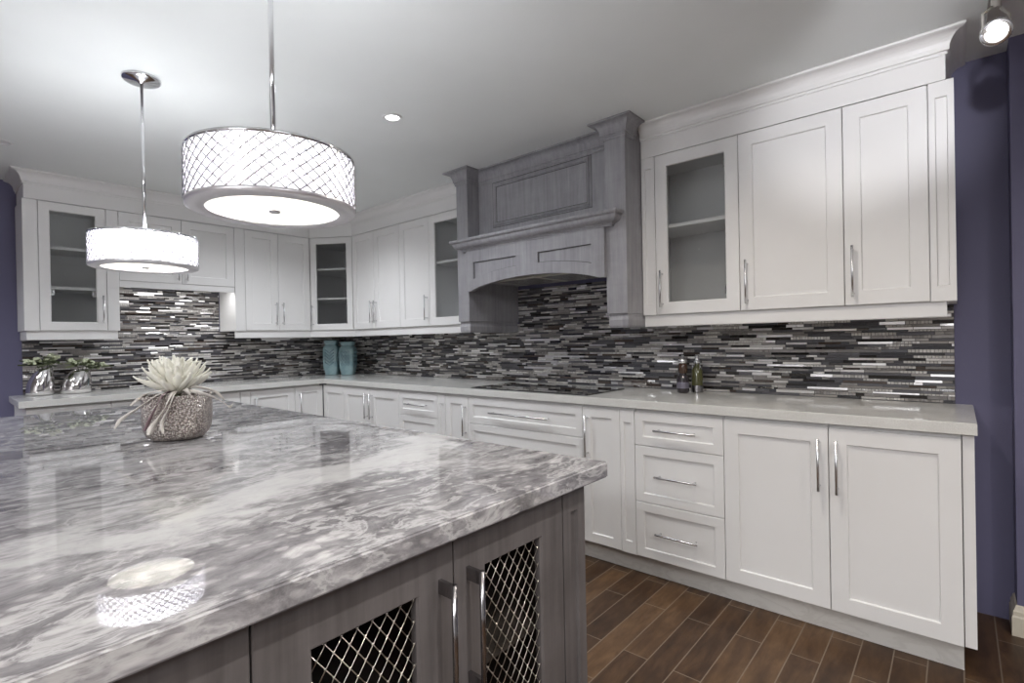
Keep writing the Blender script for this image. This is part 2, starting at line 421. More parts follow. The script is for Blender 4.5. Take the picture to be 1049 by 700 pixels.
def filler(root, x0, x1, z0, z1, fr=.02, m_='white', plain=False):
    mb = MB(); g = .0015
    if plain: mb.box(x0+g, 0, z0, x1-g, .019, z1)
    else:
        # narrow pilaster with an inset panel
        x0 += g; x1 -= g
        w = (x1-x0); sx = min(fr, w*.33); sz = .062
        def rect(i, k, y): return [Vector((x0+i, y, z0+k)), Vector((x1-i, y, z0+k)), Vector((x1-i, y, z1-k)), Vector((x0+i, y, z1-k))]
        rs = [rect(0, 0, .019), rect(0, 0, 0), rect(sx, sz, 0), rect(sx+.003, sz+.003, .008)]
        mb.grid(rs, 0, False, closev=True); mb.face(rs[-1]); mb.face(rs[0])
    return mb.obj('filler_panel', m_, root)
def carcass(root, x0, x1, z0, z1, dep, open_=False, shelves=(), m_='white', min_='inside', g=.0015):
    mb = MB(); y0 = .0195; x0 += g; x1 -= g
    if not open_: mb.box(x0, y0, z0, x1, dep, z1)
    else:
        w = .017
        mb.box(x0, y0, z0, x0+w, dep, z1); mb.box(x1-w, y0, z0, x1, dep, z1)
        mb.box(x0+w, y0, z0, x1-w, dep, z0+w); mb.box(x0+w, y0, z1-w, x1-w, dep, z1); mb.box(x0+w, dep-.008, z0+w, x1-w, dep, z1-w)
    c = mb.obj('carcass', min_ if open_ else m_, root)
    for zz in shelves: MB().box(x0+.018, y0+.012, zz-.009, x1-.018, dep-.009, zz+.009).obj('shelf', min_, root)
    return c
def hinge(root, x, z):
    mb = MB(); mb.box(x-.012, .022, z-.022, x+.012, .036, z+.022, bev=.003); mb.sphere((x, .03, z), .007, seg=8); return mb.obj('hinge', 'satin', root)
Q90 = R(90)
ZU0, ZU1 = 1.36, 2.236
YU = -.354; XU = .365
def upperA(x0, x1, name, label, cat='wall cabinet', group=None):
    return empty(name, (x0, YU, 0), 0, label, cat, group)
def upperB(y0, name, label, cat='wall cabinet'): return empty(name, (XU, y0, 0), Q90, label, cat)
DU = .348

# right-hand wall cabinets
r_ = upperA(3.672, 4.194, 'glass_door_cabinet', 'white wall cabinet with a clear glass door just right of the grey range hood')
o = 3.672
filler(r_, 0, 3.752-o, ZU0, ZU1); carcass(r_, 0, 4.194-o, ZU0, ZU1, DU, True, [1.845])
door(r_, 3.752-o, 4.194-o, ZU0, ZU1, 3.788-o, 1.50, .20, glass=True); hinge(r_, 4.14-o-.014, 1.475); hinge(r_, 4.14-o-.014, 2.12)
r_ = upperA(4.194, 4.635, 'wall_cabinet', 'white shaker wall cabinet, the wide door between the glass one and the far right one'); o = 4.194
carcass(r_, 0, .441, ZU0, ZU1, DU); door(r_, 0, .441, ZU0, ZU1, 4.229-o, 1.50, .215)
r_ = upperA(4.635, 5.011, 'wall_cabinet', 'white shaker wall cabinet at the far right end of the row, beside the purple wall'); o = 4.635
carcass(r_, 0, 5.011-o, ZU0, ZU1, DU); door(r_, 0, 4.929-o, ZU0, ZU1, 4.668-o, 1.507, .225); filler(r_, 4.929-o, 5.011-o, ZU0, ZU1)
# left of the hood
x1h = 2.345
r_ = upperA(1.83, x1h, 'glass_door_cabinet', 'white wall cabinet with a glass door partly hidden behind the left hood column'); o = 1.83
carcass(r_, 0, x1h-o, ZU0, ZU1, DU, True, [1.86]); door(r_, 0, x1h-o, ZU0, ZU1, glass=True, fr=.06)
r_ = upperA(1.44, 1.83, 'wall_cabinet', 'white single door wall cabinet just left of the glass one beside the hood'); o = 1.44
carcass(r_, 0, .39, ZU0, ZU1, DU); door(r_, 0, .39, ZU0, ZU1, 1.797-o, 1.507, .20)
r_ = upperA(.726, 1.44, 'wall_cabinet', 'white two door wall cabinet on the hood wall next to the corner glass cabinet'); o = .726
carcass(r_, 0, 1.44-o, ZU0, ZU1, DU); door(r_, 0, 1.068-o, ZU0, ZU1, 1.038-o, 1.51, .20); door(r_, 1.068-o, 1.44-o, ZU0, ZU1, 1.098-o, 1.51, .20)
# diagonal corner
pa, pb = Vector((XU, -.584)), Vector((.724, YU)); dg = pb-pa; wd = dg.length
r_ = empty('corner_glass_cabinet', (pa.x, pa.y, 0), math.atan2(dg.y, dg.x), 'white diagonal corner wall cabinet with tall narrow glass door above the teal vases', 'wall cabinet')
def wl(p):   # world to local of the corner cabinet
    a = math.atan2(dg.y, dg.x); q = Vector((p[0], p[1]))-pa; return Vector((q.x*math.cos(a)+q.y*math.sin(a), -q.x*math.sin(a)+q.y*math.cos(a)))
g_ = .003
foot = [wl(p) for p in ((XU-.016+.002, -.584+g_+.012), (.008, -.584+g_+.012), (.008, -.008), (.724-g_, -.008), (.724-g_, YU+.016))]
mb = MB()
for zz in (ZU0, ZU1-.017): mb.prism([(p.x, p.y) for p in foot], 2, zz, zz+.017)
for i in range(4):
    a, b = foot[i], foot[i+1]; d = (b-a).normalized(); nn = Vector((-d.y, d.x))*.012*(-1)
    mb.prism([(a.x, a.y), (b.x, b.y), (b.x+nn.x, b.y+nn.y), (a.x+nn.x, a.y+nn.y)], 2, ZU0+.017, ZU1-.017)
mb.obj('carcass', 'inside', r_)
fi = [(p.x*.9+.02, max(p.y*.94, .03)) for p in foot]
for zz in (1.66, 1.94): MB().prism(fi, 2, zz-.008, zz+.008).obj('shelf', 'inside', r_)
door(r_, .002, wd-.002, ZU0, ZU1, .026, 1.50, .20, glass=True, fr=.055); hinge(r_, wd-.045, 1.48); hinge(r_, wd-.045, 2.1)
# wall B row
r_ = upperB(-2.573, 'glass_door_cabinet', 'white wall cabinet with glass door at the far left end, above the silver vases'); o = -2.573
carcass(r_, 0, -2.058-o, ZU0, ZU1, .357, True, [1.655, 1.93]); filler(r_, 0, -2.496-o, ZU0, ZU1, plain=True); filler(r_, -2.131-o, -2.058-o, ZU0, ZU1, plain=True)
door(r_, -2.496-o, -2.131-o, ZU0, ZU1, -2.158-o, 1.51, .20, glass=True, fr=.055); hinge(r_, -2.438-o+.012, 1.62); hinge(r_, -2.2-o, 1.62)
r_ = upperB(-2.058, 'short_wall_cabinet', 'short white two door wall cabinet behind the smaller looking pendant lamp'); o = -2.058; ZM = 1.729
carcass(r_, 0, -1.258-o, ZM, ZU1, .357); door(r_, 0, -1.652-o, ZM, ZU1, -1.652-o-.03, 1.80, .10); door(r_, -1.652-o, -1.258-o, ZM, ZU1, -1.652-o+.03, 1.80, .10)
MB().box(.002, .006, 1.683, -1.258-o-.002, .024, ZM-.001).obj('valance', 'white', r_)
r_ = upperB(-1.258, 'wall_cabinet', 'tall white two door wall cabinet left of the corner glass cabinet'); o = -1.258
carcass(r_, 0, -.584-o, ZU0, ZU1, .357); filler(r_, 0, -1.175-o, ZU0, ZU1, plain=True)
door(r_, -1.175-o, -.886-o, ZU0, ZU1, -.917-o, 1.51, .20); door(r_, -.886-o, -.584-o, ZU0, ZU1, -.855-o, 1.51, .20)
# crown mouldings
def crown_prof(zb=2.239, zm=2.335, zt=H, o=.064):
    p = [(-.018, zb), (0, zb), (0, zm), (.007, zm), (.007, zm+.012), (.013, zm+.014)]
    for i in range(7):
        a = i/6*math.pi/2; p.append((.013+(o-.022)*(1-math.cos(a)), zm+.018+(zt-zm-.032)*math.sin(a)))
    p += [(o-.004, zt-.012), (o, zt-.010), (o, zt-.001), (-.018, zt-.001)]
    return p
cp = crown_prof()
mb = MB(); mb.sweep(cp, [(.002, -2.563), (XU-.002, -2.563), (XU-.002, -.585), (.724, YU+.002), (x1h-.001, YU+.002)])
tag(mb.obj('crown_molding', 'white'), 'white crown moulding running along the left wall cabinets to the hood', 'crown moulding')
mb = MB(); mb.sweep(cp, [(3.672, YU+.002), (4.985, YU+.002), (4.985, -.002)])
tag(mb.obj('crown_molding', 'white'), 'white crown moulding above the wall cabinets right of the hood', 'crown moulding')
# light rails
def rail(path, label):
    mb = MB(); mb.sweep([(-.018, 1.296), (-.003, 1.296), (0, 1.300), (0, 1.359), (-.018, 1.359)], path); tag(mb.obj('light_rail', 'white'), label, 'cabinet trim')
rail([(3.672, -.336), (4.979, -.336)], 'white board under the wall cabinets right of the hood')
rail([(XU-.018, -1.255), (XU-.018, -.578), (.718, -.336), (x1h-.001, -.336)], 'white board under the wall cabinets from the corner to the hood')
rail([(.01, -2.56), (XU-.018, -2.56), (XU-.018, -2.07)], 'white board under the far left glass door cabinet')

# base cabinets wall A
ZB0, ZB1 = .108, .856; YF = -.609
def base(x0, x1, name, label, fill=False):
    r = empty(name, (x0, YF, 0), 0, label, 'base cabinet'); carcass(r, 0, x1-x0, ZB0+.002, .866, .60); return r
b0, b1, b1b, b2, b3, b4, b5, b6, b7, b8 = 1.739, 2.197, 2.275, 2.502, 3.418, 3.652, 3.736, 4.187, 4.605, 5.016
ZD1, ZD2 = .682, .391
r_ = empty('corner_base_cabinet', (.614, YF, 0), 0, 'white plain panelled base cabinet front in the inner corner of the worktop', 'base cabinet')
carcass(r_, .02, .953-.614, ZB0+.002, .866, .60); filler(r_, 0.0, .953-.614, ZB0, ZB1, fr=.06)
r_ = base(.953, b0, 'base_cabinet', 'white two door base cabinet nearest the corner on the hood wall')
door(r_, 0, 1.351-.953, ZB0, ZB1, 1.316-.953, .715, .21); door(r_, 1.351-.953, b0-.953, ZB0, ZB1, 1.386-.953, .715, .21)
r_ = base(b0, b1, 'drawer_base_cabinet', 'white drawer cabinet left of the cooktop beyond the island')
for za, zb in ((ZD1, ZB1), (ZD2, ZD1), (ZB0, ZD2)): drawer(r_, 0, b1-b0, za, zb, .24)
r_ = base(b1, b2, 'narrow_base_cabinet', 'narrow white base cabinet immediately left of the cooktop drawers')
filler(r_, 0, b1b-b1, ZB0, ZB1); door(r_, b1b-b1, b2-b1, ZB0, ZB1, 2.480-b1, .70, .21, fr=.05)
r_ = base(b2, b3, 'drawer_base_cabinet', 'wide white drawer cabinet directly below the black cooktop')
for za, zb in ((ZD1, ZB1), (ZD2, ZD1), (ZB0, ZD2)): drawer(r_, 0, b3-b2, za, zb, .475)
r_ = base(b3, b5, 'narrow_base_cabinet', 'narrow white base cabinet right of the cooktop drawers with a slim side panel')
door(r_, 0, b4-b3, ZB0, ZB1, 3.452-b3, .70, .23, fr=.05); filler(r_, b4-b3, b5-b3, ZB0, ZB1)
r_ = base(b5, b6, 'drawer_base_cabinet', 'white three drawer cabinet in full view right of the island corner')
for za, zb in ((ZD1, ZB1), (ZD2, ZD1), (ZB0, ZD2)): drawer(r_, 0, b6-b5, za, zb, .215)
r_ = base(b6, b7, 'base_cabinet', 'white one door base cabinet between the three drawers and the end cabinet'); door(r_, 0, b7-b6, ZB0, ZB1, 4.572-b6, .703, .215)
r_ = base(b7, b8, 'base_cabinet', 'white one door base cabinet at the right end of the worktop'); door(r_, 0, b8-b7, ZB0, ZB1, 4.636-b7, .70, .215)
MB().box(b8-b7+.0015, .012, ZB0, b8-b7+.034, .60, .866).obj('end_panel', 'white', r_)
# base cabinets wall B
XF = .612
def baseB(y0, y1, name, label):
    r = empty(name, (XF, y0, 0), Q90, label, 'base cabinet'); carcass(r, 0, y1-y0, ZB0+.002, .866, .60); return r
c = [-2.60, -2.17, -1.75, -1.33, -1.254, -.876, -.634]
r_ = baseB(c[0], c[1], 'base_cabinet', 'white base cabinet at the left end of the worktop under the silver vases'); door(r_, 0, c[1]-c[0], ZB0, ZB1, c[1]-c[0]-.035, .70, .21)
r_ = baseB(c[1], c[3], 'base_cabinet', 'white two door base cabinet behind the flower pot and island'); door(r_, 0, c[2]-c[1], ZB0, ZB1, c[2]-c[1]-.035, .70, .21); door(r_, c[2]-c[1], c[3]-c[1], ZB0, ZB1, c[2]-c[1]+.035, .70, .21)
r_ = baseB(c[3], c[5], 'base_cabinet', 'white base cabinet on the left wall, second from the inner corner'); filler(r_, 0, c[4]-c[3], ZB0, ZB1, plain=True); door(r_, c[4]-c[3], c[5]-c[3], ZB0, ZB1, c[4]-c[3]+.035, .70, .21)
r_ = baseB(c[5], c[6], 'base_cabinet', 'narrow white base cabinet on the left wall touching the inner corner'); door(r_, 0, c[6]-c[5]+.02, ZB0, ZB1, .04, .70, .21, fr=.05)
# toe kicks
def toe_mat():
    m_ = mat('toe_kick_board', (.60, .585, .56), .5); n = NT(m_); a = n.noise(n.coords(scale=(2, 2, 5)), 3, 5, .6, .8)
    n.l(n.ramp(a.outputs[0], [(.40, (.62, .60, .57)), (.49, (.56, .54, .51)), (.53, (.62, .60, .57))]), n.b.inputs['Base Color']); return m_
M['toe'] = toe_mat()
mb = MB(); mb.sweep([(-.018, .0), (0, .0), (0, .1085), (-.018, .1085)], [(.555, -2.59), (.555, -.553), (b8-.002, -.553)])
tag(mb.obj('toe_kick', 'toe'), 'white recessed plinth board under all the base cabinets', 'plinth board')
# worktop
ZW0 = .872
outl = [(.003, -2.625), (.64, -2.635), (.64, -.622), (5.058, -.622), (5.058, -.002), (.003, -.002)]
mb = MB(); mb.prism(outl, 2, ZW0, CT)
bmesh.ops.remove_doubles(mb.b, verts=mb.b.verts, dist=1e-5)
bmesh.ops.bevel(mb.b, geom=[e for e in mb.b.edges if all(abs(v.co.z-CT) < 1e-4 for v in e.verts)], offset=.003, segments=2, affect='EDGES')
tag(mb.obj('worktop', 'quartz'), 'pale speckled quartz worktop running along both walls', 'worktop')
# cooktop
r_ = empty('cooktop', (2.50, -.575, CT), 0, 'flat black glass cooktop set in the pale worktop under the hood', 'cooktop')
MB().box(0, 0, .0005, .93, .43, .006, bev=.0015).obj('glass_plate', 'cooktop', r_)
for cx, cy, rr in ((.2, .12, .085), (.2, .31, .07), (.47, .22, .11), (.75, .12, .07), (.75, .31, .09)):
    mb = MB(); mb.lathe([(rr, .0062), (rr+.002, .0064), (rr+.004, .0062)], 40, (cx, cy, 0)); mb.obj('burner_ring', 'glass_line', r_)

# ------------------------------------------------------------ mosaic backsplash
def mosaic(name, label, rects, origin, ux, nrm, seed):
    """rects in (u, z); origin + u*ux; tiles stand out along nrm"""
    rnd = random.Random(seed); mb = MB(); ux = Vector(ux); nrm = Vector(nrm); O = Vector(origin)
    def P(u, z, d): return O+ux*u+nrm*d+Vector((0, 0, z))
    wsum = [w for _, w in TILES]
    for (u0, z0, u1, z1) in rects:
        mb.grid([[P(u0, z0, .003), P(u1, z0, .003)], [P(u0, z1, .003), P(u1, z1, .003)]], len(TILES), False)
    zmin = min(r[1] for r in rects); zmax = max(r[3] for r in rects)
    z = zmin+.001; row = 0
    while z < zmax-.004:
        h = rnd.choice([.0095, .0125, .0125, .016]); h = min(h, zmax-z)
        for (u0, z0, u1, z1) in rects:
            if z < z0 or z+h > z1+.0005: continue
            u = u0-rnd.random()*.1
            while u < u1:
                L = rnd.choice([.035, .05, .07, .10, .10, .14, .18]); a, b = max(u, u0)+.0006, min(u+L, u1)-.0006; u += L
                if b-a < .004: continue
                mi = rnd.choices(range(len(TILES)), wsum)[0]; d = .008+(rnd.random()-.5)*.002
                t1, t2 = (rnd.random()-.5)*.0012, (rnd.random()-.5)*.0030
                za, zb = z+.0006, z+h-.0006; c = .0008
                if mi == 3 and b-a > .05 or (mi == 2 and rnd.random() < .25):   # runs of small beads
                    n = max(2, int((b-a)/.013)); segs = [(a+(b-a)*i/n+.0004, a+(b-a)*(i+1)/n-.0004) for i in range(n)]
                else: segs = [(a, b)]
                for (a_, b_) in segs:
                    if len(segs) > 1: t1, t2, d = (rnd.random()-.5)*.002, (rnd.random()-.5)*.003, .008+(rnd.random()-.5)*.003
                    ring0 = [P(a_, za, .003), P(b_, za, .003), P(b_, zb, .003), P(a_, zb, .003)]
                    ring1 = [P(a_+c, za+c, d-t1-t2), P(b_-c, za+c, d+t1-t2), P(b_-c, zb-c, d+t1+t2), P(a_+c, zb-c, d-t1+t2)]
                    mb.grid([ring0, ring1], mi, False, closev=True); mb.face(ring1, mi)
        z += h; row += 1
    o = mb.obj(name, [t for t, _ in TILES]+[M['grout']], clean=False); return tag(o, label, 'backsplash')
mosaic('mosaic_backsplash', 'grey black and silver strip mosaic backsplash on the hood wall', [(0.012, CT+.001, 4.998, 1.357), (2.46, 1.357, 3.54, 1.62)], (0, -.001, 0), (1, 0, 0), (0, -1, 0), 3)
mosaic('mosaic_backsplash', 'grey black and silver strip mosaic backsplash on the left wall', [(-2.552, CT+.001, -.012, 1.357), (-2.054, 1.357, -1.262, 1.727)], (.001, 0, 0), (0, 1, 0), (1, 0, 0), 8)

# ------------------------------------------------------------ range hood
r_ = empty('range_hood', (3.008, -.3, 0), 0, 'tall grey stained wooden range hood with arched front, mantel shelf and square columns', 'range hood')
def hp(mb, name, mats='hood'):
    bmesh.ops.translate(mb.b, verts=mb.b.verts, vec=(-3.008, .3, 0)); return mb.obj(name, mats, r_)
CL0, CL1, CR0, CR1, YC = 2.348, 2.457, 3.543, 3.669, -.532
for a, b in ((CL0, CL1), (CR0, CR1)):
    col = hp(MB().box(a, YC, 1.37, b, -.001 if a > 3 else -.001, H-.001, bev=.002), 'column')
    mb = MB(); i = .013
    mb.sweep([(-.02, 1.294), (0, 1.294), (.004, 1.305), (.006, 1.335), (.002, 1.352), (.004, 1.369), (-.02, 1.369)], [(a+i, -.012), (a+i, YC+i), (b-.006, YC+i), (b-.006, -.012)])
    mb.box(a+i+.005, YC+i+.005, 1.296, b-.012, -.012, 1.368)
    q = hp(mb, 'column_foot'); q.parent = col
# upper breast with picture-frame moulding
YR = -.418
br = hp(MB().box(CL1+.0005, YR, 1.90, CR0-.0005, -.01, H-.001), 'breast_panel')
mb = MB()
fp = [(0, 0), (.010, .006), (.012, .014), (.018, .016), (.026, .008), (.030, 0)]
def frame(mb, x0, z0, x1, z1, y, prof):
    rows = []
    for (i, d) in prof: rows.append([Vector((x0+i, y-d, z0+i)), Vector((x1-i, y-d, z0+i)), Vector((x1-i, y-d, z1-i)), Vector((x0+i, y-d, z1-i))])
    mb.grid(rows, 0, False, closev=True)
frame(mb, 2.597, 2.013, 3.387, 2.318, YR, fp); q = hp(mb, 'panel_molding'); q.parent = br
mb = MB()
for i, w in ((-.003, .0035), (.030, .0035)): frame(mb, 2.597+i, 2.013+i, 3.387-i, 2.318-i, YR, [(0, .0002), (0, .0008), (w, .0008), (w, .0002)])
q = hp(mb, 'glaze_line', 'glaze'); q.parent = br
# crown around columns and breast
def hprof(o=.066, zm=2.325, zt=H-.001):
    p = [(-.002, zm), (.006, zm), (.006, zm+.010), (.010, zm+.012), (.010, zm+.022), (.016, zm+.024)]
    for i in range(7):
        a = i/6*math.pi/2; p.append((.016+(o-.024)*(1-math.cos(a)), zm+.026+(zt-zm-.036)*math.sin(a)))
    return p+[(o, zt-.010), (o, zt), (-.002, zt)]
hp(MB().sweep(hprof(), [(CL0, YU-.005), (CL0, YC), (CL1, YC), (CL1, YR), (CR0, YR), (CR0, YC), (CR1, YC), (CR1, YU-.070)]), 'crown')
# arched front
AX0, AX1, AZ, APK = 2.459, 3.546, 1.574, 1.637
YA = -.556
def arch(x, lift=0.):
    f0, f1 = 2.50, 3.505
    if x <= f0 or x >= f1: return AZ+lift
    t = (x-f0)/(f1-f0)*2-1; return AZ+lift+(APK-AZ)*(1-t*t)**.8
xs = [AX0, 2.50]+[2.50+(1.005)*i/36 for i in range(1, 36)]+[3.505, AX1]
mb = MB()
pan = [(2.527, 2.907), (3.082, 3.462)]
PT, LOW = 1.769, .070
xs = sorted(set(xs+[p for q in pan for p in q]))
def inpan(a, b): return any(p0-1e-6 <= a and b <= p1+1e-6 for p0, p1 in pan)
for a, b in zip(xs, xs[1:]):
    if inpan(a, b):
        la, lb = arch(a)+LOW, arch(b)+LOW
        mb.face([(a, YA, arch(a)), (b, YA, arch(b)), (b, YA, lb), (a, YA, la)])
        mb.face([(a, YA, PT), (b, YA, PT), (b, YA, 1.87), (a, YA, 1.87)])
        mb.face([(a, YA+.012, la), (b, YA+.012, lb), (b, YA+.012, PT), (a, YA+.012, PT)])
        mb.face([(a, YA, la), (b, YA, lb), (b, YA+.012, lb), (a, YA+.012, la)]); mb.face([(a, YA, PT), (b, YA, PT), (b, YA+.012, PT), (a, YA+.012, PT)])
    else: mb.face([(a, YA, arch(a)), (b, YA, arch(b)), (b, YA, 1.87), (a, YA, 1.87)])
    mb.face([(a, YA, arch(a)), (b, YA, arch(b)), (b, YA+.03, arch(b)), (a, YA+.03, arch(a))])
    mb.face([(a, YA+.03, arch(a)), (b, YA+.03, arch(b)), (b, YA+.03, 1.87), (a, YA+.03, 1.87)])
for p0, p1 in pan:
    for x in (p0, p1): mb.face([(x, YA, arch(x)+LOW), (x, YA+.012, arch(x)+LOW), (x, YA+.012, PT), (x, YA, PT)])
for x in (AX0, AX1): mb.face([(x, YA, AZ), (x, YA+.03, AZ), (x, YA+.03, 1.87), (x, YA, 1.87)])
fr_ = hp(mb, 'arched_front')
mb = MB()
for p0, p1 in pan:
    w = .004; ps = [p0+(p1-p0)*i/12 for i in range(13)]; yy = YA+.0112
    mb.box(p0, yy, PT-w, p1, yy+.0006, PT); mb.box(p0, yy, arch(p0)+LOW, p0+w, yy+.0006, PT); mb.box(p1-w, yy, arch(p1)+LOW, p1, yy+.0006, PT)
    for a, b in zip(ps, ps[1:]): mb.face([(a, yy, arch(a)+LOW), (b, yy, arch(b)+LOW), (b, yy, arch(b)+LOW+w), (a, yy, arch(a)+LOW+w)])
q = hp(mb, 'glaze_line', 'glaze'); q.parent = fr_
# mantel shelf
mp = [(-.005, 1.848), (.004, 1.848), (.006, 1.858), (.012, 1.860)]
for i in range(7):
    a = i/6*math.pi/2; mp.append((.014+.040*math.sin(a)**1.0*.9, 1.866+.036*(1-math.cos(a))))
mp += [(.056, 1.904), (.062, 1.908), (.066, 1.916), (.062, 1.926), (-.005, 1.926)]
mb = MB(); mb.sweep(mp, [(2.425, YC-.0005), (2.425, YA), (3.592, YA), (3.592, YC-.0005)])
mb.box(2.459, YA+.006, 1.87, 3.542, YR-.0005, 1.926); mb.box(2.43, YA+.004, 1.85, 3.587, YC-.001, 1.926)
hp(mb, 'mantel_shelf')
# underside insert
mb = MB(); mb.box(CL1+.001, YA+.031, 1.645, CR0-.001, -.012, 1.66); hp(mb, 'soffit')
mb = MB(); mb.box(2.62, -.47, 1.632, 3.38, -.10, 1.645, bev=.004); q = hp(mb, 'hood_insert', 'hoodin')
mb = MB()
for k in range(2):
    for i in range(14): mb.box(2.66+k*.36+i*.023, -.44, 1.628, 2.66+k*.36+i*.023+.012, -.13, 1.632)
hp(mb, 'filter', 'satin')

# ------------------------------------------------------------ island
IX1, IY1, IX0, IY0 = 4.31, -1.850, 1.54, -3.75
mb = MB(); mb.box(IX0, IY0, .873, IX1, IY1, CT)
bmesh.ops.bevel(mb.b, geom=list(mb.b.edges), offset=.004, segments=3, affect='EDGES')
tag(mb.obj('island_worktop', 'marble'), 'thick grey and white veined marble slab on the kitchen island', 'worktop')
FX = 4.275
ys = [-3.44, -3.11, -2.744, -2.370, -2.010, -1.913]
labs = ['grey stained island cabinet at the near end beyond the left edge of view', 'grey stained island cabinet left of the two wire mesh doors',
        'grey stained island cabinet whose wire mesh door is cut by the bottom edge', 'grey stained island cabinet with wire mesh door nearest the island corner']
for k in range(4):
    y0, y1 = ys[k], ys[k+1]
    r_ = empty('island_cabinet', (FX, y0, 0), Q90, labs[k], 'island cabinet')
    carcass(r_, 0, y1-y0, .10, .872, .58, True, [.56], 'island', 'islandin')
    w = y1-y0
    hx = w-.05 if k in (0, 2) else .035
    if k < 2: door(r_, 0, w, .105, .868, w-.045 if k == 0 else .04, .69, .24, wire=True, fr=.083, m_='island')
    else: door(r_, 0, w, .105, .868, (w-.036) if k == 2 else .036, .68, .235, wire=True, fr=.083, m_='island')
    if k == 3:
        filler(r_, w, ys[5]-y0, .105, .868, fr=.036, m_='island')
        MB().box(w+.0015, .0195, .0, ys[5]-y0-.0015, .58, .872).obj('end_panel', 'island', r_)
r_ = empty('kitchen_island', (1.70, -3.44, 0), 0, 'grey stained back body of the island under the marble slab', 'island body')
MB().box(0, 0, .0, 3.69-1.70, ys[5]+3.44, .872).obj('body', 'island', r_)
MB().box(3.6905-1.70, .0, .0, 4.22-1.70, 1.42, .0985).obj('plinth', 'island', r_)

# ------------------------------------------------------------ pendants
def pendant(cx, cy, zb, label):
    root = empty('pendant_lamp', (cx, cy, zb), 0, label, 'pendant lamp', 'drum pendant lamps over the island')
    rr, hh = .200, .138
    # shade drum
    mb = MB(); mb.lathe([(rr-.012, .012), (rr-.012, hh-.006)], 64); mb.obj('shade', 'shade', root)
    # rims
    mb = MB(); mb.lathe([(rr-.042, .001), (rr-.042, -.003), (rr-.004, -.003), (rr+.001, 0), (rr+.001, .010), (rr-.006, .012), (rr-.016, .010), (rr-.042, .001)], 64)
    mb.obj('bottom_rim', 'nickel', root)
    mb = MB(); mb.lathe([(rr-.016, hh-.008), (rr+.001, hh-.008), (rr+.001, hh), (rr-.016, hh), (rr-.016, hh-.008)], 64); mb.obj('top_rim', 'chrome', root)
    # lattice of wires with crystals
    lat = MB(); N = 40; z0, z1 = .010, hh-.008; turns = 4.5/N*2*math.pi
    for sg in (1, -1):
        for k in range(N):
            a0 = 2*math.pi*k/N
            lat.tube([((rr+.0005)*math.cos(a0+sg*turns*t/8), (rr+.0005)*math.sin(a0+sg*turns*t/8), z0+(z1-z0)*t/8) for t in range(9)], .0024, 5, caps=False)
    lat.obj('lattice', 'satin', root, clean=False)
    cr = MB(); nz = 9
    for j in range(nz):
        zz = z0+(z1-z0)*(j+.5)/nz if False else z0+(z1-z0)*(j)/nz
        if j == 0: continue
        for k in range(N):
            a = 2*math.pi*(k+(.5 if (j % 2 == 0) else 0)+.5*0)/N
            a = 2*math.pi*(k+(0 if (j % 2) else .5)+.5)/N
            q = bmesh.ops.create_icosphere(cr.b, subdivisions=1, radius=.0078, matrix=Matrix.Translation(((rr-.006)*math.cos(a), (rr-.006)*math.sin(a), zz)) @ Matrix.Rotation(a, 4, 'Z') @ Matrix.Diagonal((.35, 1, .85, 1)))
    o = cr.obj('crystals', 'crystal', root, clean=False); o['kind'] = 'stuff'
    # diffuser plate and finial
    mb = MB(); mb.lathe([(0, .004), (rr-.041, .004), (rr-.041, .008), (0, .008)], 64); mb.obj('diffuser', 'diffuser', root)
    mb = MB(); mb.lathe([(0, -.006), (.012, -.005), (.015, -.001), (.015, .004), (0, .004)], 24); mb.obj('finial', 'chrome', root)
    # rod, hub, canopy
    mb = MB(); mb.tube([(0, 0, .004), (0, 0, H-zb-.02)], .0062, 12); mb.obj('rod', 'chrome', root)
    mb = MB(); mb.lathe([(0, hh+.004), (.016, hh+.004), (.016, hh-.03), (.03, hh-.034), (.03, hh-.05), (0, hh-.05)], 24)
    for k in range(3):
        a = 2*math.pi*k/3+.5; mb.tube([(0, 0, hh-.012), ((rr-.012)*math.cos(a), (rr-.012)*math.sin(a), hh-.005)], .003, 8)
    mb.obj('spider_fitting', 'chrome', root)
    mb = MB(); t = H-zb-.001; mb.lathe([(0, t-.024), (.010, t-.024), (.014, t-.018), (.066, t-.014), (.073, t-.008), (.073, t), (0, t)], 40); mb.obj('canopy', 'chrome', root)
    for k in range(3):
        a = 2*math.pi*k/3-.45
        b = MB(); b.sphere((.115*math.cos(a), .115*math.sin(a), .080), .026, seg=16); b.tube([(.07*math.cos(a), .07*math.sin(a), .095), (.03*math.cos(a), .03*math.sin(a), .108)], .012, 12, 1)
        bo = b.obj('bulb', ['bulb', 'white_metal'], root); bo.visible_shadow = True
        ld = bpy.data.lights.new('bulb_light', 'POINT'); ld.energy = P_BULB; ld.color = COOL; ld.shadow_soft_size = .03
        lo = bpy.data.objects.new('bulb_light', ld); COL.objects.link(lo); lo.parent = root; lo.location = (.115*math.cos(a), .115*math.sin(a), .125)
    return root
pendant(3.672, -2.422, 1.585, 'large looking drum pendant lamp in front, its rod leaving the top of the view')
pendant(2.310, -2.372, 1.587, 'smaller looking drum pendant lamp at left with its chrome ceiling canopy in view')

